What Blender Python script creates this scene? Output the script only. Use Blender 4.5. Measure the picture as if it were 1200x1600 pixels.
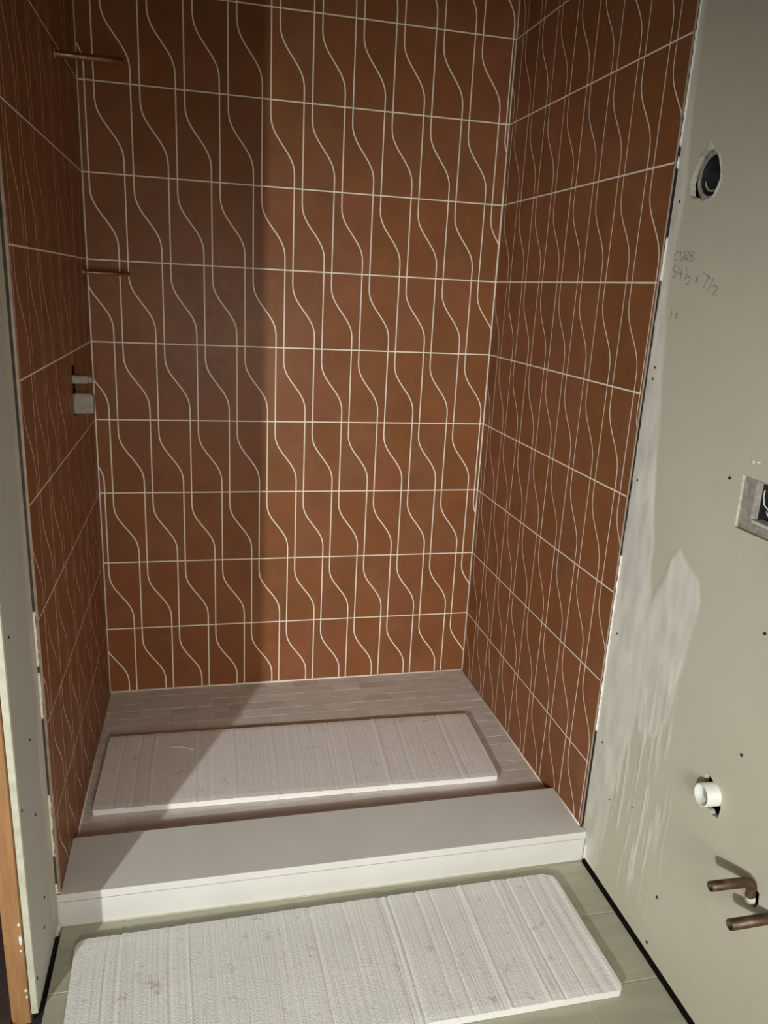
import bpy, bmesh, math, random
from mathutils import Vector, Matrix, noise
random.seed(7)
S = bpy.context.scene
COL = S.collection
for o in list(bpy.data.objects):
    bpy.data.objects.remove(o, do_unlink=True)

# ------------------------------------------------------------------ camera
W, D = 1.384, 1.276                 # tiled alcove: clear width, depth of the back wall
def cam_matrix(ax, ay, az, loc):
    Rz = Matrix.Rotation(az, 3, 'Z'); Rx = Matrix.Rotation(ax, 3, 'X'); Rr = Matrix.Rotation(ay, 3, 'Z')
    M = (Rz @ Rx @ Rr).to_4x4(); M.translation = Vector(loc); return M
cd = bpy.data.cameras.new('camera'); cam = bpy.data.objects.new('camera', cd); COL.objects.link(cam)
cd.sensor_fit = 'HORIZONTAL'; cd.sensor_width = 36; cd.lens = 36 * 1199.94 / 1200
cd.clip_start = 0.02
cam.matrix_world = cam_matrix(1.28989883, 0.0522066511, -0.239565876, (0.352197, -1.440557, 1.492240))
S.camera = cam

# ------------------------------------------------------------------ light
S.view_settings.view_transform = 'Standard'; S.view_settings.look = 'None'
S.view_settings.gamma = 1; S.view_settings.use_curve_mapping = False
S.view_settings.exposure = 0.0
wd = bpy.data.worlds.new('world'); S.world = wd; wd.use_nodes = True
wd.node_tree.nodes['Background'].inputs[0].default_value = (1, 0.86, 0.7, 1)
wd.node_tree.nodes['Background'].inputs[1].default_value = 0.02

def spot(name, loc, target, power, angle, blend, radius, color):
    l = bpy.data.lights.new(name, 'SPOT'); l.energy = power; l.spot_size = math.radians(angle); l.spot_blend = blend
    l.shadow_soft_size = radius; l.color = color
    o = bpy.data.objects.new(name, l); COL.objects.link(o); o.location = loc
    o.rotation_euler = (Vector(target) - Vector(loc)).to_track_quat('-Z', 'Y').to_euler()
    return o
# work lamp standing in the hall beyond the door opening, aimed into the shower
spot('work_lamp', (-1.41, -3.20, 1.58), (0.80, 0.45, 0.58), 450, 55, 1.0, 0.040, (0.95, 0.98, 0.95))
def area(name, loc, target, power, sx, sy, color):
    l = bpy.data.lights.new(name, 'AREA'); l.shape = 'RECTANGLE'; l.size = sx; l.size_y = sy; l.energy = power; l.color = color
    o = bpy.data.objects.new(name, l); COL.objects.link(o); o.location = loc
    o.rotation_euler = (Vector(target) - Vector(loc)).to_track_quat('-Z', 'Y').to_euler()
    return o
rl = area('fill_light', (0.55, -2.2, 1.15), (0.80, 0.5, 0.32), 8.8, 0.6, 0.6, (1.0, 0.96, 0.88))  # unseen soft fill added behind the camera to raise the ambient light
rl.data.spread = math.radians(90)

# ------------------------------------------------------------------ materials
def new_mat(name):
    m = bpy.data.materials.new(name); m.use_nodes = True
    return m, m.node_tree, m.node_tree.nodes['Principled BSDF']
def N(t, kind, **kw):
    n = t.nodes.new(kind)
    for k, v in kw.items():
        if k in n.inputs: n.inputs[k].default_value = v
        else: setattr(n, k, v)
    return n
def coords(t, scale=(1, 1, 1)):
    tc = N(t, 'ShaderNodeTexCoord'); mp = N(t, 'ShaderNodeMapping'); mp.inputs['Scale'].default_value = scale
    g = N(t, 'ShaderNodeNewGeometry')
    t.links.new(g.outputs['Position'], mp.inputs['Vector']); return mp.outputs[0]
def ramp(t, fac, stops):
    r = N(t, 'ShaderNodeValToRGB'); e = r.color_ramp.elements
    e[0].position, e[0].color = stops[0][0], (*stops[0][1], 1)
    e[1].position, e[1].color = stops[-1][0], (*stops[-1][1], 1)
    for p, c in stops[1:-1]:
        x = e.new(p); x.color = (*c, 1)
    t.links.new(fac, r.inputs[0]); return r.outputs[0]
def mix(t, fac, a, b, mode='MIX'):
    m = N(t, 'ShaderNodeMix', data_type='RGBA', blend_type=mode)
    for sock, v in ((m.inputs[0], fac), (m.inputs[6], a), (m.inputs[7], b)):
        if isinstance(v, (int, float)): sock.default_value = v
        elif isinstance(v, tuple): sock.default_value = (*v, 1)
        else: t.links.new(v, sock)
    return m.outputs[2]
def bump(t, b, h, strength, dist):
    n = N(t, 'ShaderNodeBump', Strength=strength, Distance=dist)
    t.links.new(h, n.inputs['Height']); t.links.new(n.outputs[0], b.inputs['Normal'])
def simple(name, color, rough=0.6, metal=0.0, vary=0.12, scale=40, bmp=0.0):
    m, t, b = new_mat(name)
    nz = N(t, 'ShaderNodeTexNoise', Scale=scale, Detail=4.0); t.links.new(coords(t), nz.inputs['Vector'])
    lo = tuple(c * (1 - vary) for c in color); hi = tuple(min(1, c * (1 + vary)) for c in color)
    t.links.new(ramp(t, nz.outputs[0], [(0.3, lo), (0.7, hi)]), b.inputs['Base Color'])
    b.inputs['Roughness'].default_value = rough; b.inputs['Metallic'].default_value = metal
    if bmp: bump(t, b, nz.outputs[0], bmp, 0.002)
    return m

def tile_mat():
    m, t, b = new_mat('terracotta_glaze')
    oi = N(t, 'ShaderNodeObjectInfo')
    base = ramp(t, oi.outputs['Random'], [(0.0, (0.235, 0.094, 0.035)), (0.5, (0.262, 0.098, 0.038)), (0.8, (0.250, 0.103, 0.046)), (1.0, (0.275, 0.100, 0.047))])
    nz = N(t, 'ShaderNodeTexNoise', Scale=9.0, Detail=5.0, Roughness=0.6); t.links.new(coords(t), nz.inputs['Vector'])
    mott = ramp(t, nz.outputs[0], [(0.3, (0.86, 0.86, 0.86)), (0.7, (1.12, 1.12, 1.12))])
    t.links.new(mix(t, 1.0, base, mott, 'MULTIPLY'), b.inputs['Base Color'])
    n2 = N(t, 'ShaderNodeTexNoise', Scale=60.0, Detail=3.0); t.links.new(coords(t), n2.inputs['Vector'])
    t.links.new(ramp(t, n2.outputs[0], [(0.3, (0.38,) * 3), (0.7, (0.44,) * 3)]), b.inputs['Roughness'])
    b.inputs['Specular IOR Level'].default_value = 0.18
    return m
M_TILE = tile_mat()
M_GROUT = simple('cream_grout', (0.95, 0.86, 0.73), 0.85, vary=0.03, scale=60)
M_CAULK = simple('pale_caulk', (0.72, 0.64, 0.55), 0.6, vary=0.06, scale=50)

def drywall_mat(name, c0, c1):
    m, t, b = new_mat(name)
    c = coords(t)
    n1 = N(t, 'ShaderNodeTexNoise', Scale=2.5, Detail=4.0); t.links.new(c, n1.inputs['Vector'])
    base = ramp(t, n1.outputs[0], [(0.3, c0), (0.7, c1)])
    n2 = N(t, 'ShaderNodeTexNoise', Scale=55.0, Detail=3.0); t.links.new(coords(t, (1, 1, 0.25)), n2.inputs['Vector'])
    fleck = ramp(t, n2.outputs[0], [(0.68, (0, 0, 0)), (0.78, (0.45, 0.45, 0.45))])
    t.links.new(mix(t, fleck, base, (0.66, 0.64, 0.56)), b.inputs['Base Color'])
    b.inputs['Roughness'].default_value = 0.8
    n3 = N(t, 'ShaderNodeTexNoise', Scale=180.0, Detail=3.0); t.links.new(c, n3.inputs['Vector'])
    bump(t, b, n3.outputs[0], 0.10, 0.001)
    return m
M_DRY = drywall_mat('drywall_paper', (0.56, 0.525, 0.42), (0.61, 0.575, 0.465))
M_DRY_OFFSET = drywall_mat('drywall_paper_bounce_offset', (0.52, 0.52, 0.48), (0.57, 0.57, 0.53))  # drywall paper greyed to offset the warm light bounced off the tile
def mud_mat():
    m, t, b = new_mat('joint_mud')
    at = N(t, 'ShaderNodeAttribute', attribute_name='mud')
    c = coords(t)
    n1 = N(t, 'ShaderNodeTexNoise', Scale=2.5, Detail=4.0); t.links.new(c, n1.inputs['Vector'])
    base = ramp(t, n1.outputs[0], [(0.3, (0.56, 0.525, 0.42)), (0.7, (0.61, 0.575, 0.465))])
    n2 = N(t, 'ShaderNodeTexNoise', Scale=30.0, Detail=5.0); t.links.new(coords(t, (1, 1, 0.3)), n2.inputs['Vector'])
    mud = ramp(t, n2.outputs[0], [(0.3, (0.62, 0.605, 0.54)), (0.7, (0.84, 0.82, 0.74))])
    t.links.new(mix(t, at.outputs['Fac'], base, mud), b.inputs['Base Color'])
    b.inputs['Roughness'].default_value = 0.75
    bump(t, b, n2.outputs[0], 0.12, 0.002)
    return m
M_MUD = mud_mat()
M_FILL = simple('white_mud', (0.80, 0.77, 0.69), 0.85, vary=0.15, scale=90, bmp=0.5)
M_DARK = simple('cavity_dark', (0.018, 0.015, 0.012), 0.9, vary=0.4)  # near-black, stands in for shade inside gaps, slots and holes
M_THIN = simple('shaded_thinset', (0.075, 0.064, 0.052), 0.9, vary=0.3)  # thinset colour darkened to stand in for shade in narrow gaps
M_PAPER = simple('torn_paper_edge', (0.55, 0.52, 0.43), 0.9, vary=0.2, scale=120, bmp=0.6)
M_BEAD = simple('cream_board_edge', (0.55, 0.54, 0.42), 0.85, vary=0.12, scale=40, bmp=0.3)

def slab_mat():
    m, t, b = new_mat('pale_quartz')
    nz = N(t, 'ShaderNodeTexNoise', Scale=7.0, Detail=5.0); t.links.new(coords(t), nz.inputs['Vector'])
    t.links.new(ramp(t, nz.outputs[0], [(0.3, (0.67, 0.66, 0.62)), (0.7, (0.72, 0.71, 0.67))]), b.inputs['Base Color'])
    b.inputs['Roughness'].default_value = 0.38
    return m
M_SLAB = slab_mat()
def floor_tile_mat(name, stops, rough):
    m, t, b = new_mat(name)
    oi = N(t, 'ShaderNodeObjectInfo')
    base = ramp(t, oi.outputs['Random'], stops)
    nz = N(t, 'ShaderNodeTexNoise', Scale=14.0, Detail=6.0); t.links.new(coords(t, (0.5, 3, 1)), nz.inputs['Vector'])
    mott = ramp(t, nz.outputs[0], [(0.3, (0.9,) * 3), (0.7, (1.08,) * 3)])
    t.links.new(mix(t, 1.0, base, mott, 'MULTIPLY'), b.inputs['Base Color'])
    b.inputs['Roughness'].default_value = rough
    return m
M_FTILE = floor_tile_mat('grey_green_tile', [(0, (0.40, 0.39, 0.30)), (1, (0.44, 0.425, 0.33))], 0.45)
M_MOSAIC = floor_tile_mat('taupe_mosaic', [(0, (0.58, 0.53, 0.48)), (0.12, (0.66, 0.61, 0.55)), (0.7, (0.70, 0.65, 0.59)), (1, (0.74, 0.69, 0.63))], 0.45)
M_FGROUT = simple('floor_grout', (0.52, 0.49, 0.38), 0.9, vary=0.08)
M_MGROUT = simple('mosaic_grout', (0.86, 0.81, 0.74), 0.9, vary=0.08)

def foam_mat(name, c0, c1):
    m, t, b = new_mat(name)
    c = coords(t)
    v = N(t, 'ShaderNodeTexVoronoi', Scale=230.0); t.links.new(c, v.inputs['Vector'])
    n = N(t, 'ShaderNodeTexNoise', Scale=5.0, Detail=6.0); t.links.new(c, n.inputs['Vector'])
    base = ramp(t, n.outputs[0], [(0.3, c0), (0.7, c1)])
    n2 = N(t, 'ShaderNodeTexNoise', Scale=28.0, Detail=6.0, Roughness=0.7); t.links.new(c, n2.inputs['Vector'])
    dirt = ramp(t, n2.outputs[0], [(0.60, (0, 0, 0)), (0.72, (0.75, 0.75, 0.75))])
    t.links.new(mix(t, dirt, base, (0.45, 0.40, 0.32)), b.inputs['Base Color'])
    b.inputs['Roughness'].default_value = 0.6
    n3 = N(t, 'ShaderNodeTexNoise', Scale=330.0, Detail=3.0, Roughness=0.7); t.links.new(c, n3.inputs['Vector'])
    n4 = N(t, 'ShaderNodeTexNoise', Scale=12.0, Detail=4.0); t.links.new(coords(t, (1, 1.6, 1)), n4.inputs['Vector'])
    a1 = N(t, 'ShaderNodeMath', operation='MULTIPLY_ADD'); t.links.new(n3.outputs[0], a1.inputs[0]); a1.inputs[1].default_value = 0.8; t.links.new(v.outputs['Distance'], a1.inputs[2])
    a2 = N(t, 'ShaderNodeMath', operation='MULTIPLY_ADD'); t.links.new(n4.outputs[0], a2.inputs[0]); a2.inputs[1].default_value = 2.0; t.links.new(a1.outputs[0], a2.inputs[2])
    bump(t, b, a2.outputs[0], 0.42, 0.0016)
    return m
M_FOAM = foam_mat('white_foam', (0.80, 0.79, 0.76), (0.86, 0.845, 0.81))
M_FOAM_IN = foam_mat('white_foam_lit', (0.87, 0.83, 0.80), (0.92, 0.89, 0.87))  # lightened foam copy, makes up for the dim light inside the shower
def wood_mat(name, c0, c1, rough=0.75):
    m, t, b = new_mat(name)
    n = N(t, 'ShaderNodeTexNoise', Scale=18.0, Detail=6.0, Roughness=0.65); t.links.new(coords(t, (6, 6, 0.5)), n.inputs['Vector'])
    n2 = N(t, 'ShaderNodeTexNoise', Scale=22.0, Detail=4.0); t.links.new(coords(t), n2.inputs['Vector'])
    base = ramp(t, n.outputs[0], [(0.3, c0), (0.7, c1)])
    sp = ramp(t, n2.outputs[0], [(0.68, (0, 0, 0)), (0.76, (0.7, 0.7, 0.7))])
    t.links.new(mix(t, sp, base, tuple(x * 0.35 for x in c0)), b.inputs['Base Color'])
    b.inputs['Roughness'].default_value = rough
    bump(t, b, n.outputs[0], 0.3, 0.002)
    return m
M_STUD = wood_mat('pine_stud', (0.30, 0.145, 0.055), (0.42, 0.22, 0.09))
M_HALL = wood_mat('dark_hall_boards', (0.045, 0.028, 0.024), (0.085, 0.055, 0.05))
M_COPPER = simple('copper', (0.36, 0.19, 0.11), 0.4, 0.9, vary=0.25, scale=60)
M_OLDCOP = simple('tarnished_copper', (0.13, 0.085, 0.06), 0.5, 0.75, vary=0.45, scale=45)
M_PVC = simple('white_pvc', (0.78, 0.77, 0.70), 0.4, vary=0.03)
M_PVCIN = simple('pvc_bore', (0.36, 0.35, 0.28), 0.6, vary=0.08)
M_GREYPL = simple('grey_plastic', (0.34, 0.30, 0.25), 0.55, vary=0.22, scale=50)
M_BOX = simple('black_box_plastic', (0.022, 0.022, 0.026), 0.45, vary=0.3)
M_GALV = simple('grey_mud_ring', (0.34, 0.32, 0.27), 0.6, vary=0.3, scale=70)
M_WIRE = simple('white_wire', (0.62, 0.60, 0.52), 0.5, vary=0.1)
M_PENCIL = simple('pencil', (0.17, 0.155, 0.13), 0.8, vary=0.3)
M_TRIM = simple('bronze_edge', (0.42, 0.31, 0.25), 0.4, 0.3, vary=0.15)
M_CEIL = simple('ceiling_paint', (0.30, 0.27, 0.23), 0.9, vary=0.05)
M_ROOM = simple('hall_wall_paint', (0.42, 0.39, 0.33), 0.9, vary=0.05)
M_SUB = simple('subfloor', (0.03, 0.026, 0.02), 0.95, vary=0.3)

# ------------------------------------------------------------------ mesh helpers
def link(name, me, parent=None, kind=None):
    o = bpy.data.objects.new(name, me); COL.objects.link(o)
    if parent is not None: o.parent = parent
    if kind: o['kind'] = kind
    return o
def mesh_from(verts, faces, mat, smooth=False, name='mesh'):
    me = bpy.data.meshes.new(name); me.from_pydata(verts, [], faces)
    bm = bmesh.new(); bm.from_mesh(me); bmesh.ops.recalc_face_normals(bm, faces=bm.faces); bm.to_mesh(me); bm.free()
    me.materials.append(mat)
    if smooth:
        for p in me.polygons: p.use_smooth = True
    return me
def bm_mesh(bm, mat, smooth=False, name='mesh'):
    bmesh.ops.recalc_face_normals(bm, faces=bm.faces)
    me = bpy.data.meshes.new(name); bm.to_mesh(me); bm.free(); me.materials.append(mat)
    if smooth:
        for p in me.polygons: p.use_smooth = True
    return me
def box_bm(bm, lo, hi, bevel=0.0, seg=1):
    r = bmesh.ops.create_cube(bm, size=1)
    for v in r['verts']:
        v.co = Vector([lo[i] + (v.co[i] + 0.5) * (hi[i] - lo[i]) for i in range(3)])
    if bevel:
        es = list({e for v in r['verts'] for e in v.link_edges})
        bmesh.ops.bevel(bm, geom=es, offset=bevel, segments=seg, affect='EDGES', profile=0.5)
def box(name, lo, hi, mat, parent=None, kind=None, bevel=0.0):
    bm = bmesh.new(); box_bm(bm, lo, hi, bevel)
    return link(name, bm_mesh(bm, mat, name=name), parent, kind)
def prism(name, pts, axis, a, b, mat, parent=None, kind=None):
    """closed 2-D polygon extruded along an axis ('x': pts are (y,z); 'z': pts are (x,y))"""
    n = len(pts)
    f = (lambda p, h: (h, p[0], p[1])) if axis == 'x' else (lambda p, h: (p[0], p[1], h))
    v = [f(p, a) for p in pts] + [f(p, b) for p in pts]
    fc = [tuple(range(n)), tuple(range(2 * n - 1, n - 1, -1))] + [(i, (i + 1) % n, n + (i + 1) % n, n + i) for i in range(n)]
    return link(name, mesh_from(v, fc, mat, name=name), parent, kind)
def tube_bm(bm, pts, r, seg=14, cap=True, radii=None):
    pts = [Vector(p) for p in pts]; rings = []
    up = None
    for i, p in enumerate(pts):
        d = (pts[min(i + 1, len(pts) - 1)] - pts[max(i - 1, 0)]).normalized()
        if up is None: up = d.orthogonal().normalized()
        up = (up - d * up.dot(d)).normalized(); s = d.cross(up)
        rr = radii[i] if radii else r
        rings.append([bm.verts.new(p + (up * math.cos(2 * math.pi * k / seg) + s * math.sin(2 * math.pi * k / seg)) * rr) for k in range(seg)])
    for a, b in zip(rings, rings[1:]):
        for k in range(seg): bm.faces.new((a[k], a[(k + 1) % seg], b[(k + 1) % seg], b[k]))
    if cap:
        bm.faces.new(rings[0]); bm.faces.new(rings[-1][::-1])
def pipe_bm(bm, pts, ro, ri, seg=20):
    """hollow pipe, open at the first end"""
    inner = pts[0], tuple(Vector(pts[0]) + (Vector(pts[1]) - Vector(pts[0])).normalized() * 0.04)
    d = (Vector(pts[1]) - Vector(pts[0])).normalized()
    tube_bm(bm, pts, ro, seg, cap=False)
    tube_bm(bm, inner, ri, seg, cap=False)
    u = d.orthogonal().normalized(); s = d.cross(u); c = Vector(pts[0])
    a = [bm.verts.new(c + (u * math.cos(2 * math.pi * k / seg) + s * math.sin(2 * math.pi * k / seg)) * ro) for k in range(seg)]
    b = [bm.verts.new(c + (u * math.cos(2 * math.pi * k / seg) + s * math.sin(2 * math.pi * k / seg)) * ri) for k in range(seg)]
    for k in range(seg): bm.faces.new((a[k], a[(k + 1) % seg], b[(k + 1) % seg], b[k]))
    e = [bm.verts.new(Vector(inner[1]) + (u * math.cos(2 * math.pi * k / seg) + s * math.sin(2 * math.pi * k / seg)) * ri) for k in range(seg)]
    bm.faces.new(e)
    bmesh.ops.remove_doubles(bm, verts=bm.verts, dist=1e-5)
def thing(name, label, cat, loc=(0, 0, 0), group=None):
    o = bpy.data.objects.new(name, None); COL.objects.link(o); o.location = loc
    o.empty_display_size = 0.05; o['label'] = label; o['category'] = cat
    if group: o['group'] = group
    return o
def part(name, me, root):
    """child whose mesh is given in world coordinates"""
    o = link(name, me, root); o.matrix_parent_inverse = Matrix.Translation(-root.location); return o
def tag(o, label, cat, group=None):
    o['label'] = label; o['category'] = cat
    if group: o['group'] = group
    return o
def cut(o, cutters):
    """boolean the cutters out of o's mesh for good, then drop them"""
    for c in cutters:
        md = o.modifiers.new('cut', 'BOOLEAN'); md.operation = 'DIFFERENCE'; md.object = c; md.solver = 'EXACT'; md.material_mode = 'TRANSFER'
    dg = bpy.context.evaluated_depsgraph_get(); dg.update()
    me = bpy.data.meshes.new_from_object(o.evaluated_get(dg)); o.modifiers.clear(); o.data = me
def drop(objs):
    for c in objs:
        me = c.data; bpy.data.objects.remove(c, do_unlink=True); bpy.data.meshes.remove(me)

# ------------------------------------------------------------------ the setting
CEIL = 2.566
ZF = -0.045                              # bathroom floor
YT_L, YT_R = 0.212, 0.231                # where the tile stops on the side walls
XR, XL = 1.394, -0.011                   # drywall faces
wall_back = box('wall_back', (-0.012, D + 0.0005, -0.10), (1.396, D + 0.05, CEIL), M_GROUT, kind='structure')

# right wall: drywall board with its openings cut through
bmr = bmesh.new(); box_bm(bmr, (XR, -3.8, -0.033), (XR + 0.012, YT_R - 0.0042, CEIL))
wall_right = link('wall_right', bm_mesh(bmr, M_DRY), None, 'structure')
hole_poly = [(0.119, 1.826), (0.126, 1.811), (0.150, 1.800), (0.165, 1.776), (0.172, 1.748), (0.166, 1.722), (0.148, 1.712), (0.130, 1.713),
             (0.110, 1.706), (0.096, 1.709), (0.081, 1.715), (0.070, 1.729), (0.066, 1.748), (0.069, 1.764), (0.077, 1.785), (0.087, 1.798), (0.099, 1.805), (0.110, 1.811)]
box_poly = [(-0.157, 1.177), (-0.159, 1.069), (-0.30, 1.071), (-0.30, 1.176)]
drain_poly = [(-0.211, 0.527), (-0.224, 0.534), (-0.247, 0.524), (-0.266, 0.520), (-0.273, 0.487), (-0.271, 0.462), (-0.251, 0.456), (-0.243, 0.462), (-0.222, 0.460), (-0.212, 0.47)]
pipe_poly = [(-0.388, 0.397), (-0.391, 0.375), (-0.400, 0.361), (-0.412, 0.363), (-0.419, 0.378), (-0.416, 0.400), (-0.40, 0.406)]
cs = [prism('cutter', p, 'x', XR - 0.02, XR + 0.03, M_PAPER) for p in (hole_poly, box_poly, drain_poly, pipe_poly)]
cut(wall_right, cs); drop(cs)
box('stud_cavity', (XR + 0.05, -3.8, -0.08), (XR + 0.08, YT_R + 0.03, CEIL), M_DARK, wall_right)
box('grout_bed', (W + 0.0005, YT_R + 0.0005, -0.10), (XR + 0.012, D + 0.001, CEIL), M_GROUT, wall_right)
box('groove_shadow_board', (W + 0.0035, YT_R - 0.0008, 0.054), (XR + 0.012, YT_R + 0.0004, CEIL), M_DARK, wall_right)  # near-black strip painted as the shade in the groove

# left wall: short drywall return, its raw board edge and the end stud beside the door opening
wall_left = box('wall_left', (XL - 0.012, -0.030, -0.035), (XL, YT_L - 0.0042, CEIL), M_DRY_OFFSET, kind='structure')
bm = bmesh.new(); box_bm(bm, (-0.0255, -0.0345, -0.040), (XL - 0.0005, -0.0300, CEIL), 0.002, 2)
link('board_edge', bm_mesh(bm, M_BEAD), wall_left)
bm = bmesh.new(); box_bm(bm, (-0.067, -0.030, -0.07), (-0.0285, 0.062, CEIL), 0.002, 1)
link('stud', bm_mesh(bm, M_STUD), wall_left)
box('framing', (-0.066, 0.064, -0.07), (-0.024, D + 0.05, CEIL), M_HALL, wall_left)
GB_L = box('grout_bed', (-0.0235, YT_L + 0.0005, -0.10), (-0.0005, D + 0.001, CEIL), M_GROUT, wall_left)
box('groove_shadow_board', (-0.0235, YT_L - 0.0008, 0.054), (-0.0050, YT_L + 0.0004, CEIL), M_THIN, wall_left)  # thinset strip with the groove's shade put into its colour

box('ceiling', (-2.2, -3.8, CEIL), (1.5, 1.34, CEIL + 0.05), M_CEIL, kind='structure')
box('wall_front', (-2.2, -3.86, -0.1), (1.5, -3.8, CEIL), M_ROOM, kind='structure')
box('wall_hall', (-2.26, -3.86, -0.1), (-2.2, 1.34, CEIL), M_HALL, kind='structure')
box('wall_hall_end', (-2.2, 1.28, -0.1), (-0.067, 1.34, CEIL), M_HALL, kind='structure')

# bathroom floor: dark subfloor, grout sheet, one object per tile
floor = box('floor', (-2.2, -3.8, -0.14), (1.5, 1.34, -0.078), M_SUB, kind='structure')
box('hall_boards', (-2.2, -3.8, -0.078), (-0.068, 1.28, -0.052), M_HALL, floor)
box('grout_sheet', (-0.002, -3.8, -0.078), (1.3865, 0.2040, ZF - 0.0012), M_FGROUT, floor)
PT = 0.2085
xs = [-0.002] + [1.187 - PT * k for k in range(5, -1, -1)] + [1.3865]
ys = [0.2035, 0.014] + [0.014 - 0.2045 * k for k in range(1, 19)] + [-3.798]
for j in range(len(ys) - 1):
    for i in range(len(xs) - 1):
        g = 0.0018
        x0, x1 = xs[i] + (g if i else 0), xs[i + 1] - (g if i < len(xs) - 2 else 0)
        y1, y0 = ys[j] - (g if j else 0), ys[j + 1] + g
        bm = bmesh.new(); dz = random.uniform(-0.0003, 0.0003)
        box_bm(bm, (x0, y0, ZF - 0.009), (x1, y1, ZF + dz), 0.0006)
        link('tile', bm_mesh(bm, M_FTILE, name='floor_tile'), floor)

# shower floor: sloped slab and one object per mosaic tile
def zs(y): return 0.018 * (D - y) / 0.85 - 0.001
def sloped_box(x0, y0, x1, y1, top, thick):
    v = []
    for dz in (top - thick, top):
        v += [(x0, y0, zs(y0) + dz), (x1, y0, zs(y0) + dz), (x1, y1, zs(y1) + dz), (x0, y1, zs(y1) + dz)]
    return v, [(0, 1, 2, 3), (4, 5, 6, 7), (0, 1, 5, 4), (1, 2, 6, 5), (2, 3, 7, 6), (3, 0, 4, 7)]
v, f = sloped_box(0.0005, 0.4065, W - 0.0005, D - 0.0005, -0.0012, 0.075)
shower_floor = link('shower_floor', mesh_from(v, f, M_MGROUT), None, 'structure')
mrow, mlen, mg = 0.0508, 0.1016, 0.0012
j = 0; y = D - 0.001
while y > 0.41:
    y0 = max(y - mrow, 0.4075)
    off = (0.0, 0.0508)[j % 2] - 0.033
    x = off - mlen
    while x < W:
        a, b = max(x, 0.001), min(x + mlen, W - 0.001)
        cuts = [(a, b)]
        if (j * 7 + int(x * 37)) % 9 == 0 and b - a > 0.09: cuts = [(a, (a + b) / 2), ((a + b) / 2, b)]
        for p, q in cuts:
            if q - p > 0.008 and y - y0 > 0.008:
                v, f = sloped_box(p + mg, y0 + mg, q - mg, y - mg, random.uniform(-0.0003, 0.0003), 0.006)
                link('tile', mesh_from(v, f, M_MOSAIC, name='mosaic_tile'), shower_floor)
        x += mlen
    y -= mrow; j += 1

# ------------------------------------------------------------------ wave-cut wall tiles, one object each
P, G, H, ZB = 0.1325, 0.027, 0.257, 2.311
SH = P - 2 * G                           # sideways travel of the curved joint
HALF, THK = 0.0021, 0.009
TS = [0, .17, .24, .30, .355, .41, .46, .51, .56, .61, .665, .72, .78, .85, 1]
def sw(t):
    t = min(1, max(0, (t - 0.13) / 0.755))
    return t * t * t * (t * (6 * t - 15) + 10)
def curve_inset(t):                      # keeps the joint's width even along its slanted stretch
    e = 1e-3; k = (sw(t + e) - sw(t - e)) / (2 * e) * SH / H
    return HALF * math.sqrt(1 + k * k)
def tile_outline(kind, ts):
    """left and right edge, offsets from the curve's top end, for parameters ts (0 top .. 1 bottom)"""
    out = []
    for t in ts:
        c = sw(t) * SH; ci = curve_inset(t)
        out.append((-G + HALF, c - ci) if kind == 0 else (c + ci, P - G - HALF))
    return out
def strip_mesh(rows, mat):
    """rows: (left, right, z) from top to bottom; front face at y=0, back at y=THK"""
    v, f = [], []
    n = len(rows)
    for l, r, z in rows: v += [(l, 0, z), (r, 0, z), (l, THK, z), (r, THK, z)]
    for i in range(n - 1):
        a, b = 4 * i, 4 * i + 4
        f += [(a, b, b + 1, a + 1), (a, a + 2, b + 2, b), (a + 1, b + 1, b + 3, a + 3), (a + 2, a + 3, b + 3, b + 2)]
    f += [(0, 1, 3, 2), (4 * n - 4, 4 * n - 2, 4 * n - 1, 4 * n - 3)]
    return mesh_from(v, f, mat, name='wave_tile')
full = {}
for kind in (0, 1):
    full[kind] = strip_mesh([(l, r, -HALF - (H - 2 * HALF) * t) for t, (l, r) in zip(TS, tile_outline(kind, TS))], M_TILE)
FINE = [i / 60 for i in range(61)]
def tile_wall(parent, base, u0, u1, place, rot):
    out = []
    for n in range(-1, 9):
        zt = ZB - n * H
        b0 = base - G * (n - 4)
        m0 = math.floor((u0 - b0) / P) - 1
        for m in range(m0, m0 + int((u1 - u0) / P) + 5):
            b = b0 + m * P
            for kind in (0, 1):
                lo, hi = (b - G, b + SH) if kind == 0 else (b, b + P - G)
                if hi <= u0 + 0.002 or lo >= u1 - 0.002: continue
                zmin = -0.004 if n == 8 else None
                if lo >= u0 and hi <= u1:
                    me = full[kind]
                else:
                    rows = []
                    for t, (l, r) in zip(FINE, tile_outline(kind, FINE)):
                        l2, r2 = max(l, u0 + HALF * 0.6 - b), min(r, u1 - HALF * 0.2 - b)
                        if r2 - l2 > 0.0012: rows.append((l2, r2, -HALF - (H - 2 * HALF) * t))
                    if len(rows) < 4: continue
                    rows = [q for i, q in enumerate(rows) if i % 4 == 0 or i == len(rows) - 1 or i == 0]
                    me = strip_mesh(rows, M_TILE)
                o = link('tile', me, parent)
                x, y_, z = place(b, zt); jit = random.uniform(-0.0002, 0.0002)
                o.matrix_basis = Matrix.Translation((x, y_, z)) @ Matrix.Rotation(rot, 4, 'Z') @ Matrix.Translation((0, jit, 0)) @ Matrix.Rotation(random.uniform(-.0015, .0015), 4, 'Z')
                out.append((o, b, zt))
    return out
tile_wall(wall_back, 0.099, 0.0, W, lambda u, z: (u, D, z), 0)
tile_wall(wall_right, 0.110, 0.0, D - YT_R, lambda u, z: (W, D - u, z), -math.pi / 2)
left_tiles = tile_wall(wall_left, 0.355, YT_L, D, lambda u, z: (0, u, z), math.pi / 2)

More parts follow.
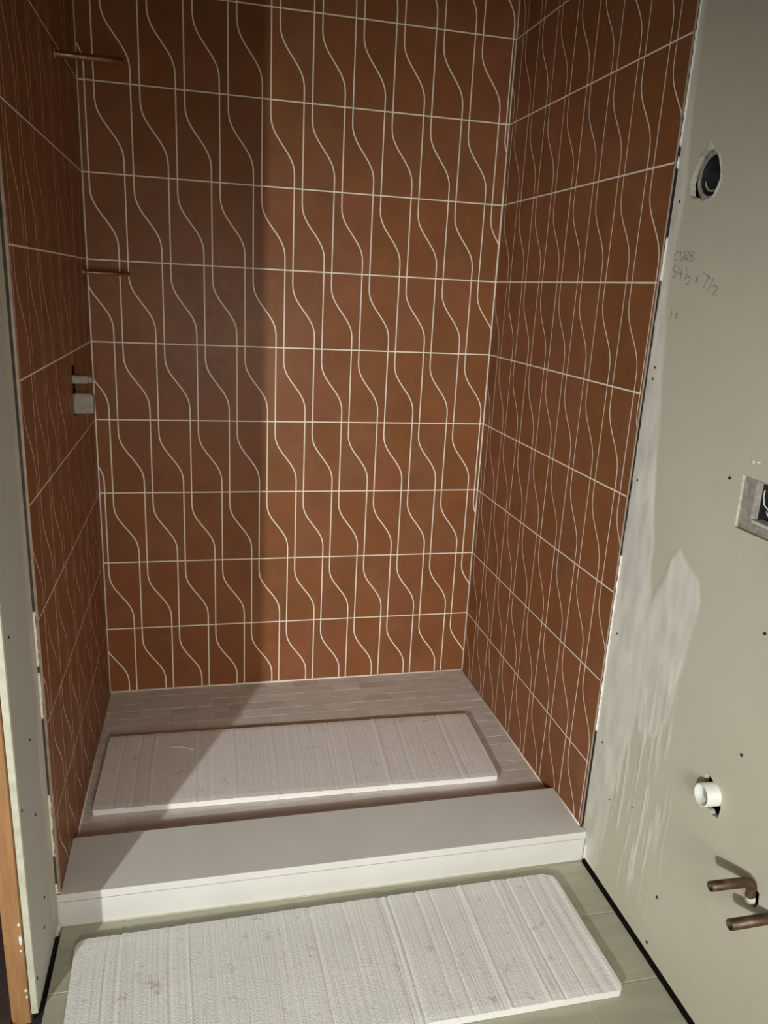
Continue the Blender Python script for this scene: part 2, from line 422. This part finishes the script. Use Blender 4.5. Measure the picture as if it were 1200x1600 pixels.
# the slot cut for the shower valve goes through the tiles and the bed behind them
vc = [box('cutter', (-0.05, 0.853, 1.106), (0.02, 0.902, 1.246), M_DARK)]  # near-black cut faces carry the slot's shade as colour
for o, b, zt in left_tiles:
    if 1.0 < zt < 1.5 and b - G < 0.93 and b + P > 0.83: cut(o, vc)
cut(GB_L, vc)
drop(vc)
box('slot_shade', (-0.0245, 0.845, 1.09), (-0.0220, 0.91, 1.26), M_DARK, wall_left)  # added near-black sheet, stands in for the shade deep in the slot

# caulk in the corners and slim metal edge at the tile ends
def bead(name, a, b, r, parent, mat):
    bm = bmesh.new(); tube_bm(bm, [a, b], r, 8); return link(name, bm_mesh(bm, mat, True), parent)
bead('caulk_bead', (0.001, D - 0.001, 0.0), (0.001, D - 0.001, CEIL), 0.0028, wall_back, M_GROUT)
bead('caulk_bead', (W - 0.001, D - 0.001, 0.0), (W - 0.001, D - 0.001, CEIL), 0.0028, wall_back, M_GROUT)
bead('caulk_bead', (0.001, D - 0.001, 0.0005), (W - 0.001, D - 0.001, 0.0005), 0.0032, wall_back, M_GROUT)
bead('caulk_bead', (W - 0.001, D - 0.001, zs(D)), (W - 0.001, 0.408, zs(0.408)), 0.003, wall_right, M_CAULK)
bead('caulk_bead', (0.001, D - 0.001, zs(D)), (0.001, 0.408, zs(0.408)), 0.003, wall_left, M_CAULK)
bead('caulk_bead', (W - 0.0005, 0.404, 0.0525), (W - 0.0005, 0.234, 0.0525), 0.0022, wall_right, M_GROUT)
box('edge_trim', (W - 0.0002, YT_R - 0.0020, 0.055), (W + 0.0032, YT_R + 0.0004, CEIL), M_TRIM, wall_right)
box('edge_trim', (-0.0052, YT_L - 0.0018, 0.055), (0.0002, YT_L + 0.0004, CEIL), M_TRIM, wall_left)

# ------------------------------------------------------------------ joint compound smeared on the drywall
def inside(p, poly):
    r = False; n = len(poly)
    for i in range(n):
        (x1, y1), (x2, y2) = poly[i], poly[(i + 1) % n]
        if (y1 > p[1]) != (y2 > p[1]) and p[0] < (x2 - x1) * (p[1] - y1) / (y2 - y1) + x1: r = not r
    return r
def edge_dist(p, poly):
    d = 9; n = len(poly); q = Vector(p)
    for i in range(n):
        a, b = Vector(poly[i]), Vector(poly[(i + 1) % n]); ab = b - a
        t = max(0, min(1, (q - a).dot(ab) / ab.dot(ab))); d = min(d, (q - a - ab * t).length)
    return d
def sstep(a, b, x):
    t = max(0, min(1, (x - a) / (b - a))); return t * t * (3 - 2 * t)
patch = [(0.085, 0.80), (0.03, 0.915), (0.003, 0.952), (-0.03, 0.945), (-0.084, 0.912), (-0.102, 0.867), (-0.083, 0.767), (-0.069, 0.68), (-0.06, 0.56), (-0.02, 0.50), (0.05, 0.47), (0.10, 0.60)]
STRIP = [(-0.1, 0.16), (0.1, 0.13), (0.3, 0.10), (0.45, 0.07), (0.7, 0.06), (0.95, 0.10), (1.07, 0.13), (1.25, 0.16), (1.5, 0.198), (1.6, 0.200), (1.73, 0.184), (1.94, 0.206), (2.6, 0.212)]
def strip_edge(z):
    for (a, va), (b, vb) in zip(STRIP, STRIP[1:]):
        if a <= z <= b: return va + (vb - va) * (z - a) / (b - a)
    return 0.2
def mud_right(y, z):
    nz = noise.fractal(Vector((y * 14, z * 5, 1.3)), 1.0, 2.0, 4)
    st = noise.fractal(Vector((y * 75, z * 5, 7.1)), 1.0, 2.0, 3)
    e = strip_edge(z) + 0.012 * nz
    m = sstep(e - 0.006, e + 0.012, y) * (0.78 + 0.25 * nz + 0.25 * sstep(0.7, 0.2, abs(z - 0.85)))
    q = (y + 0.008 * nz, z + 0.02 * nz)
    d = edge_dist(q, patch) * (1 if inside(q, patch) else -1)
    low = sstep(0.80, 0.55, z)
    pm = sstep(-0.006, 0.010, d) * (1 - 0.6 * low * sstep(-0.15, 0.25, st))
    m = max(m, 0.95 * pm)
    # dribbles under the patch
    fan = sstep(0.72, 0.5, z) * sstep(-0.02, 0.12, z) * sstep(-0.19, -0.02, y)
    m = max(m, fan * 0.75 * sstep(0.16, 0.42, st))
    return max(0, min(1, m))
def mud_left(y, z):
    nz = noise.fractal(Vector((y * 14, z * 5, 4.3)), 1.0, 2.0, 4)
    e = 0.165 + 0.03 * nz
    return 0.55 * sstep(e - 0.01, e + 0.03, y) * sstep(2.6, 0.4, z)
def mud_sheet(parent, y0, y1, z0, z1, face, sgn, fn, step, holes=()):
    ny, nzz = int((y1 - y0) / step), int((z1 - z0) / step)
    vals = [[fn(y0 + (y1 - y0) * i / ny, z0 + (z1 - z0) * k / nzz) for i in range(ny + 1)] for k in range(nzz + 1)]
    idx, verts, col, faces = {}, [], [], []
    def vid(i, k):
        if (i, k) not in idx:
            a = vals[k][i]; yy, zz = y0 + (y1 - y0) * i / ny, z0 + (z1 - z0) * k / nzz
            idx[(i, k)] = len(verts); verts.append((face + sgn * (0.00012 + 0.0016 * a), yy, zz)); col.append(a)
        return idx[(i, k)]
    for k in range(nzz):
        for i in range(ny):
            if max(vals[k][i], vals[k][i + 1], vals[k + 1][i], vals[k + 1][i + 1]) < 0.03: continue
            cy, cz = y0 + (y1 - y0) * (i + .5) / ny, z0 + (z1 - z0) * (k + .5) / nzz
            if any(inside((cy, cz), h) for h in holes): continue
            faces.append((vid(i, k), vid(i + 1, k), vid(i + 1, k + 1), vid(i, k + 1)))
    me = mesh_from(verts, faces, M_MUD, True)
    at = me.attributes.new('mud', 'FLOAT', 'POINT'); at.data.foreach_set('value', col)
    o = link('joint_compound', me, parent); return o
mud_sheet(wall_right, -0.22, YT_R - 0.0044, -0.032, 2.5, XR, -1, mud_right, 0.0045, (hole_poly,))
mud_sheet(wall_left, 0.06, YT_L - 0.0044, -0.034, 2.2, XL, 1, mud_left, 0.006)
# crumbs of mud filling the groove along the tile edge
def crumbs(parent, x, y, ranges, sgn, step, hw, mat=None):
    for a, b in ranges:
        n = max(3, int((b - a) / step)); v, f = [], []
        for i in range(n + 1):
            z = a + (b - a) * i / n; w = hw * (0.55 + 0.6 * noise.noise(Vector((z * 60, 3, y)))) * (0.15 if i in (0, n) else 1)
            w = max(w, 0.0006); h = 0.0035 + 0.0025 * noise.noise(Vector((z * 90, 9, y)))
            for k in range(5):
                an = math.pi * k / 4
                v.append((x + sgn * h * math.sin(an), y - w * math.cos(an), z))
            v.append((x - sgn * 0.012, y + w, z)); v.append((x - sgn * 0.012, y - w, z))
        for i in range(n):
            for k in range(7): f.append((7 * i + k, 7 * i + (k + 1) % 7, 7 * i + 7 + (k + 1) % 7, 7 * i + 7 + k))
        f += [tuple(range(7)), tuple(range(7 * n + 6, 7 * n - 1, -1))]
        link('groove_filler', mesh_from(v, f, mat or M_FILL, True), parent)
crumbs(wall_right, XR - 0.002, YT_R - 0.0026, [(1.545, 1.64), (1.785, 1.81), (1.83, 2.5), (0.36, 0.87)], -1, 0.006, 0.0026)
crumbs(wall_right, XR + 0.0012, YT_R - 0.0022, [(0.87, 1.545)], -1, 0.012, 0.0022, M_GALV)
crumbs(wall_right, XR - 0.002, 0.200, [(-0.035, 0.012)], -1, 0.004, 0.006)
crumbs(wall_left, XL + 0.002, YT_L - 0.0026, [(0.66, 0.79), (0.53, 0.645), (0.16, 0.33), (0.05, 0.08)], 1, 0.006, 0.0030)

# screw heads and nail holes in the boards
def disk_part(name, y, z, face, sgn, r, parent, mat=M_DARK):
    bm = bmesh.new(); tube_bm(bm, [(face + sgn * 0.0006, y, z), (face - sgn * 0.003, y, z)], r, 8)
    return link(name, bm_mesh(bm, mat), parent)
for y, z in [(0.202, 1.714), (0.204, 1.349), (0.206, 1.322), (0.208, 1.074), (-0.297, 0.898), (-0.301, 0.634), (0.199, 0.666), (0.193, 0.347), (-0.13, 0.131), (-0.121, 1.161), (-0.123, -0.01), (0.12, 0.22), (0.02, 0.27)]:
    disk_part('screw_hole', y, z, XR - 0.0012, -1, 0.0035 if y not in (0.12, 0.02) else 0.0022, wall_right)
for y, z in [(0.003, 0.828), (0.091, 0.552), (-0.018, 0.46), (0.084, 0.373), (0.098, 0.144), (0.074, 0.083), (-0.022, 0.042)]:
    disk_part('screw_hole', y, z, XL + 0.001, 1, 0.003, wall_left)
# mud splashes on the stud face
def blob(name, c, r, parent, mat, squash=(1, 1, 1), seed=0):
    bm = bmesh.new(); bmesh.ops.create_icosphere(bm, subdivisions=2, radius=1)
    for v in bm.verts:
        k = 1 + 0.35 * noise.noise(v.co * 2.1 + Vector((seed, 0, 0)))
        v.co = Vector((c[i] + v.co[i] * r * k * squash[i] for i in range(3)))
    return link(name, bm_mesh(bm, mat, True), parent)
for i, (x, z, r, sz) in enumerate([(-0.034, 0.195, 0.0035, 1.2), (-0.0335, 0.155, 0.0045, 3.0), (-0.0345, 0.128, 0.003, 1.2), (-0.033, 0.022, 0.0035, 1.3), (-0.032, 0.005, 0.0028, 1.6)]):
    blob('mud_splash', (x, -0.0305, z), r, wall_left, M_FILL, (0.8, 0.4, sz), i * 3.7)

# pencilled measurement for the curb: CURB / 54 1/2 x 7 1/2
def strokes(chars, org, adv, h, slope, parent):
    bm = bmesh.new()
    for line in chars:
        pts = []
        for a, b in line:                # a: along the wall towards the camera, b: up
            y = org[0] - a; z = org[1] + b - slope * a
            pts.append((XR - 0.0004, y, z))
        tube_bm(bm, pts, adv, 5)
    return bm
def glyph(g, x, y, w, h):
    G_ = {'C': [[(1, .85), (.5, 1), (.1, .6), (.15, .15), (.6, 0), (1, .15)]], 'U': [[(0, 1), (.1, .2), (.5, 0), (.9, .2), (1, 1)]],
          'R': [[(0, 0), (0.05, 1), (.8, .9), (.8, .6), (.1, .5), (1, 0)]], 'B': [[(0, 0), (.05, 1), (.8, .85), (.7, .6), (.1, .5), (.95, .35), (.85, .05), (0, 0)]],
          '5': [[(1, 1), (.2, 1), (.1, .55), (.8, .55), (.9, .2), (.4, 0), (0, .1)]], '4': [[(.2, 1), (0, .45), (1, .5)], [(.8, 1), (.7, 0)]],
          '1': [[(.5, 1), (.5, 0)]], '/': [[(1, 1), (0, 0)]], '2': [[(0, .8), (.4, 1), (.9, .8), (.7, .4), (0, 0), (1, .05)]],
          'x': [[(0, 1), (1, 0)], [(1, 1), (0, 0)]], '7': [[(0, 1), (1, .95), (.4, 0)]]}
    return [[(x + px * w, y + py * h) for px, py in l] for l in G_[g]]
def write(items, org, slope):
    lines = []
    for g, x, y, w, h in items: lines += glyph(g, x, y, w, h)
    return strokes(lines, org, 0.0007, 0, slope, None)
bm = write([('C', 0, 0, .015, .021), ('U', .022, 0, .014, .021), ('R', .042, 0, .014, .021), ('B', .061, 0, .015, .022)], (0.192, 1.588), 0.03)
bm2 = write([('5', 0, 0, .016, .026), ('4', .021, 0, .017, .026), ('1', .050, .020, .004, .010), ('/', .047, 0.0, .012, .018), ('2', .058, -.006, .015, .018),
             ('x', .090, .004, .010, .012), ('7', .116, -.004, .018, .030), ('1', .136, .012, .003, .012), ('/', .140, -.006, .014, .030), ('2', .156, -.010, .015, .020)], (0.190, 1.553), 0.16)
bm3 = write([('1', 0, 0, .004, .022), ('x', .018, .004, .009, .012)], (0.172, 1.460), 0.0)
for b_ in (bm, bm2, bm3): link('pencil_writing', bm_mesh(b_, M_PENCIL), wall_right)

# ------------------------------------------------------------------ curb
curb = thing('shower_curb', 'long pale stone curb with a thin top slab across the shower entrance', 'curb', (0.69, 0.30, ZF))
T0, T1, Y0, Y1 = 0.0315, 0.0520, 0.2030, 0.4060
foot = [(-0.0075, Y0), (1.3905, Y0), (1.3905, 0.2235), (1.3835, 0.2240), (1.3835, Y1), (0.0008, Y1), (0.0008, 0.2050), (-0.0075, 0.2048)]
bm = bmesh.new()
vs = [bm.verts.new((x, y, T0)) for x, y in foot]; f = bm.faces.new(vs)
r = bmesh.ops.extrude_face_region(bm, geom=[f])
for v in r['geom']:
    if isinstance(v, bmesh.types.BMVert): v.co.z = T1
bmesh.ops.recalc_face_normals(bm, faces=bm.faces)
te = [e for e in bm.edges if all(abs(v.co.z - T1) < 1e-5 and v.co.y < Y0 + 1e-4 for v in e.verts)]
bmesh.ops.bevel(bm, geom=te, offset=0.0015, segments=2, affect='EDGES', profile=0.5)
part('top_slab', bm_mesh(bm, M_SLAB), curb)
bm = bmesh.new(); box_bm(bm, (-0.0065, Y0 + 0.0012, ZF + 0.001), (1.3895, Y0 + 0.0130, T0 - 0.0036), 0.0006)
part('face_panel', bm_mesh(bm, M_SLAB), curb)
bm = bmesh.new(); box_bm(bm, (0.0012, Y0 + 0.014, ZF), (1.383, Y1 - 0.012, T0 - 0.0003))
part('core', bm_mesh(bm, M_THIN), curb)  # dark colour paints shade into the seam under the top slab
bm = bmesh.new(); box_bm(bm, (0.0012, Y1 - 0.0115, ZF + 0.001), (1.383, Y1 - 0.0025, T0 - 0.0010), 0.0006)
part('back_panel', bm_mesh(bm, M_SLAB), curb)
bm = bmesh.new(); tube_bm(bm, [(0.0, Y0 + 0.0015, ZF + 0.0008), (1.388, Y0 + 0.0004, ZF + 0.0004)], 0.0022, 8)
part('base_caulk', bm_mesh(bm, M_FGROUT, True), curb)

# ------------------------------------------------------------------ foam boards
def foam_board(name, label, quad, zfun, thick, rad, mat, amp, seed):
    """quad: back-left, back-right, front-right, front-left (x, y); ridges run along the short way"""
    root = thing(name, label, 'foam board', (sum(q[0] for q in quad) / 4, sum(q[1] for q in quad) / 4, zfun(sum(q[1] for q in quad) / 4)), 'loose foam boards')
    bl, br, fr, fl = [Vector(q) for q in quad]
    Lx, Ly = ((br - bl).length + (fr - fl).length) / 2, ((fl - bl).length + (fr - br).length) / 2
    cols = []
    for r in (rad[0], rad[1]):
        cols.append([r * (1 - math.cos(math.pi / 2 * i / 6)) for i in range(7)])
    ds = sorted(set([0.0004 + d for d in cols[0]] + [Lx - 0.0004 - d for d in cols[1]] + [0.034 + (Lx - 0.068) * i / 330 for i in range(331)]))
    def corner(d, r):
        return 0 if d >= r else r - math.sqrt(max(0, r * r - (r - d) ** 2))
    random.seed(seed); rid = [(random.uniform(0, Lx), random.uniform(0.002, 0.007), random.choice((-1, -1, 1)) * random.uniform(0.4, 1.2)) for _ in range(26)]
    nt = 22; top, bot = [], []
    for d in ds:
        a = max(corner(d, rad[0]), corner(Lx - d, rad[1])); b = max(corner(d, rad[2]), corner(Lx - d, rad[3]))
        s = d / Lx
        rowt, rowb = [], []
        for k in range(nt + 1):
            t = (a + (Ly - a - b) * k / nt) / Ly
            p = (bl * (1 - s) + br * s) * (1 - t) + (fl * (1 - s) + fr * s) * t
            dd = d + 0.004 * math.sin(t * 3 + d * 5)
            h = 0.35 * noise.noise(Vector((dd * 110, t * 0.5, seed))) + 0.35 * noise.noise(Vector((dd * 300, t * 1.2, seed + 5)))
            for c, w, g in rid:
                x = (dd - c) / w
                if abs(x) < 3: h += g * math.exp(-x * x)
            ed = min(k, nt - k, 1)
            z = zfun(p.y) + thick + amp * h * 0.9 - (0.0012 if (k in (0, nt)) else 0)
            rowt.append((p.x, p.y, z)); rowb.append((p.x, p.y, zfun(p.y) + 0.0012))
        top.append(rowt); bot.append(rowb)
    v = [q for r in top for q in r]; o = len(v); v += [q for r in bot for q in r]
    m = nt + 1; nx = len(ds); f = []
    for i in range(nx - 1):
        for k in range(nt):
            a = i * m + k; f.append((a, a + 1, a + m + 1, a + m))
        f.append((o + i * m, o + i * m + m, o + i * m + m + nt, o + i * m + nt))
        f.append((i * m, i * m + m, o + i * m + m, o + i * m)); f.append((i * m + nt, o + i * m + nt, o + i * m + m + nt, i * m + m + nt))
    for i in (0, nx - 1):
        f.append(tuple([i * m + k for k in range(m)] + [o + i * m + nt, o + i * m]))
    me = bpy.data.meshes.new(name); me.from_pydata(v, [], f)
    bm = bmesh.new(); bm.from_mesh(me); bmesh.ops.recalc_face_normals(bm, faces=bm.faces); bm.to_mesh(me); bm.free()
    me.materials.append(mat)
    part('slab', me, root)
    return root
foam_in = foam_board('foam_board', 'thin white foam board lying on the mosaic floor inside the tiled shower',
           [(0.037, 0.929), (1.271, 0.903), (1.249, 0.515), (0.029, 0.540)], zs, 0.0200, (0.005, 0.006, 0.006, 0.010), M_FOAM_IN, 0.0014, 3)
foam_out = foam_board('foam_board', 'ridged white foam board with rounded corners on the floor before the curb',
           [(0.040, 0.137), (1.272, 0.153), (1.278, -0.222), (0.052, -0.222)], lambda y: ZF, 0.0215, (0.026, 0.034, 0.02, 0.014), M_FOAM, 0.0030, 11)
# a curl of shaved foam on the inner board
bm = bmesh.new(); tube_bm(bm, [(0.235 + 0.012 * i, 0.835 - 0.0008 * i * i, zs(0.83) + 0.0222) for i in range(7)], 0.0012, 6)
part('foam_curl', bm_mesh(bm, M_FOAM, True), foam_in)

# ------------------------------------------------------------------ plumbing and electrical rough-ins
def ring_bm(c, ro, ri, depth, seg=20):
    bm = bmesh.new(); rows = []
    for x, r in ((c[0], ri), (c[0] + depth, ri), (c[0] + depth, ro), (c[0], ro)):
        rows.append([bm.verts.new((x, c[1] + r * math.cos(2 * math.pi * k / seg), c[2] + r * math.sin(2 * math.pi * k / seg))) for k in range(seg)])
    for a, b in zip(rows, rows[1:] + rows[:1]):
        for k in range(seg): bm.faces.new((a[k], a[(k + 1) % seg], b[(k + 1) % seg], b[k]))
    return bm
def copper_stub(label, y, z, L, r):
    root = thing('copper_pipe', label, 'pipe', (0, y, z), 'copper stubs in the left tile wall')
    bm = bmesh.new(); pipe_bm(bm, [(L, y, z), (0.0008, y, z)], r, r * 0.8)
    part('tube', bm_mesh(bm, M_COPPER, True), root)
    part('sealant_collar', bm_mesh(ring_bm((0.0007, y, z), r * 1.25, r * 1.01, 0.0012), M_CAULK), root)
copper_stub('upper bare copper pipe stub jutting from the dark left tile wall', 0.889, 2.026, 0.167, 0.0085)
copper_stub('lower thinner copper pipe stub near the shower back corner at mid height', 1.186, 1.500, 0.136, 0.0058)

valve = thing('shower_valve', 'grey plastic valve guard sticking out of a slot in the left tile wall', 'valve', (0, 0.878, 1.17))
bm = bmesh.new(); box_bm(bm, (-0.018, 0.858, 1.197), (0.040, 0.897, 1.221), 0.005, 2)
box_bm(bm, (0.036, 0.862, 1.199), (0.052, 0.893, 1.218), 0.006, 2)
part('upper_guard', bm_mesh(bm, M_GREYPL), valve)
bm = bmesh.new(); box_bm(bm, (-0.018, 0.858, 1.112), (0.052, 0.897, 1.168), 0.006, 2)
box_bm(bm, (0.004, 0.8555, 1.163), (0.046, 0.898, 1.171), 0.003, 1)
part('lower_guard', bm_mesh(bm, M_GREYPL), valve)
bm = bmesh.new(); tube_bm(bm, [(-0.012, 0.872, 1.16), (-0.012, 0.872, 1.20)], 0.008, 12)
part('valve_stem', bm_mesh(bm, M_BOX, True), valve)

# round box behind the ragged hole high on the right wall
sconce = thing('electrical_box', 'round dark electrical box in a ragged hole high in the right drywall', 'electrical box', (XR + 0.012, 0.105, 1.757))
part('rim', bm_mesh(ring_bm((XR + 0.0045, 0.104, 1.757), 0.0500, 0.0400, 0.010, 28), M_GALV), sconce)
def cup(c, r, depth, seg=28):
    bm = bmesh.new(); rows = []
    for x, rr in ((c[0], r), (c[0] + depth, r * 0.96)):
        rows.append([bm.verts.new((x, c[1] + rr * math.cos(2 * math.pi * k / seg), c[2] + rr * math.sin(2 * math.pi * k / seg))) for k in range(seg)])
    for k in range(seg): bm.faces.new((rows[0][k], rows[0][(k + 1) % seg], rows[1][(k + 1) % seg], rows[1][k]))
    bm.faces.new(rows[1]); return bm
part('cup', bm_mesh(cup((XR + 0.006, 0.104, 1.757), 0.0400, 0.031), M_BOX), sconce)
bm = bmesh.new(); tube_bm(bm, [(XR + 0.010, 0.104 + 0.030 * math.cos(a), 1.757 + 0.030 * math.sin(a)) for a in [math.radians(200 + 12 * i) for i in range(13)]], 0.0022, 6)
part('cable', bm_mesh(bm, M_GALV, True), sconce)
# torn paper lip round the ragged hole
bm = bmesh.new(); cc = Vector((0.118, 1.758)); nH = len(hole_poly)
inn = []; out = []
for i, p in enumerate(hole_poly):
    p = Vector(p); d = (p - cc).normalized(); w = 0.0015 + 0.001 * math.sin(i * 2.7)
    inn.append(bm.verts.new((XR - 0.0022 - 0.001 * math.sin(i * 1.9), *(p - d * 0.002)))); out.append(bm.verts.new((XR - 0.0001, *(p + d * w))))
inb = [bm.verts.new((XR + 0.0115, v.co.y, v.co.z)) for v in inn]
for i in range(nH):
    j = (i + 1) % nH
    bm.faces.new((inn[i], inn[j], out[j], out[i])); bm.faces.new((inn[i], inn[j], inb[j], inb[i]))
link('torn_edge', bm_mesh(bm, M_PAPER), wall_right)

# rectangular outlet box at the right edge of the view
outlet = thing('outlet_box', 'rectangular black outlet box with loose wires set in the right drywall', 'electrical box', (XR + 0.012, -0.23, 1.12))
yo0, yo1, zo0, zo1 = -0.305, -0.193, 1.088, 1.174
bm = bmesh.new()                          # mud ring plate with a window
def rect(x, a, b, c, d): return [bm.verts.new((x, a, c)), bm.verts.new((x, b, c)), bm.verts.new((x, b, d)), bm.verts.new((x, a, d))]
o1 = rect(XR + 0.006, -0.299, -0.1585, 1.0715, 1.1755); i1 = rect(XR + 0.006, -0.287, yo1, zo0, zo1 - 0.002); i2 = rect(XR + 0.020, -0.287, yo1 - 0.002, zo0 + 0.001, zo1 - 0.003); o2 = rect(XR + 0.0115, -0.299, -0.1585, 1.0715, 1.1755)
for a, b in ((o1, i1), (i1, i2), (o1, o2)):
    for k in range(4): bm.faces.new((a[k], a[(k + 1) % 4], b[(k + 1) % 4], b[k]))
part('mud_ring', bm_mesh(bm, M_GALV), outlet)
bm = bmesh.new()
a = rect(XR + 0.0125, -0.290, yo1 + 0.002, zo0 - 0.002, zo1); b = rect(XR + 0.048, -0.290, yo1 + 0.002, zo0 - 0.002, zo1)
for k in range(4): bm.faces.new((a[k], a[(k + 1) % 4], b[(k + 1) % 4], b[k]))
bm.faces.new(b)
part('box', bm_mesh(bm, M_BOX), outlet)
bm = bmesh.new(); box_bm(bm, (XR + 0.004, -0.285, zo0 + 0.001), (XR + 0.030, yo1 - 0.004, zo0 + 0.008), 0.001)
part('bracket', bm_mesh(bm, M_WIRE), outlet)
bm = bmesh.new(); tube_bm(bm, [(XR + 0.022, -0.232 + 0.020 * math.cos(q), 1.122 + 0.016 * math.sin(q)) for q in [math.radians(60 + 20 * i) for i in range(15)]], 0.0016, 7)
part('wire', bm_mesh(bm, M_WIRE, True), outlet)
bm = bmesh.new(); tube_bm(bm, [(XR + 0.018, -0.2035, 1.157), (XR + 0.018, -0.2025, 1.146), (XR + 0.020, -0.206, 1.128), (XR + 0.026, -0.215, 1.118)], 0.0015, 7)
part('wire', bm_mesh(bm, M_WIRE, True), outlet)
bm = bmesh.new(); tube_bm(bm, [(XR + 0.020, -0.245, 1.128), (XR + 0.018, -0.240, 1.117), (XR + 0.022, -0.252, 1.108)], 0.0018, 7)
part('wire', bm_mesh(bm, M_WIRE, True), outlet)
blob('mud_splash', (XR - 0.0005, -0.179, 1.208), 0.004, wall_right, M_FILL, (0.4, 1, 1.1), 5)
blob('mud_splash', (XR - 0.0005, -0.190, 1.210), 0.006, wall_right, M_FILL, (0.25, 1.4, 0.35), 8)

# white drain stub
drain = thing('drain_pipe', 'short white plastic drain pipe poking through the broken right drywall hole', 'pipe', (XR, -0.238, 0.494))
bm = bmesh.new(); pipe_bm(bm, [(XR - 0.032, -0.2465, 0.505), (XR + 0.045, -0.2480, 0.503)], 0.0245, 0.0210, 28)
part('tube', bm_mesh(bm, M_PVC, True), drain)
bm = bmesh.new(); tube_bm(bm, [(XR - 0.012, -0.2469, 0.5045), (XR - 0.008, -0.247, 0.5044)], 0.0208, 24)
part('bore_plug', bm_mesh(bm, M_PVCIN), drain)

# tarnished supply pipes at the bottom right
pa = thing('supply_pipe', 'dark tarnished supply pipe with an elbow at the wall below the white drain', 'pipe', (XR, -0.403, 0.388), 'supply pipes in the right drywall')
bm = bmesh.new()
pts = [(1.292, -0.4010, 0.4195), (1.33, -0.4020, 0.4200), (1.369, -0.4040, 0.4205)] + [(1.369 + 0.016 * math.sin(a), -0.4042, 0.4045 + 0.016 * math.cos(a)) for a in [math.radians(18 * i) for i in range(1, 6)]] + [(1.3855, -0.4044, 0.386)]
pipe_bm(bm, pts, 0.0098, 0.0080, 18)
part('tube', bm_mesh(bm, M_OLDCOP, True), pa)
o = blob('mortar_lump', (1.3875, -0.4045, 0.380), 0.0115, None, M_PAPER, (0.75, 1, 1.2), 2); o.parent = pa; o.matrix_parent_inverse = Matrix.Translation(-pa.location)
pb = thing('supply_pipe', 'lower straight tarnished supply pipe at the bottom of the right drywall', 'pipe', (XR, -0.4585, 0.383), 'supply pipes in the right drywall')
bm = bmesh.new(); pipe_bm(bm, [(1.300, -0.4580, 0.3820), (XR + 0.004, -0.4590, 0.3835)], 0.0105, 0.0086, 18)
part('tube', bm_mesh(bm, M_OLDCOP, True), pb)
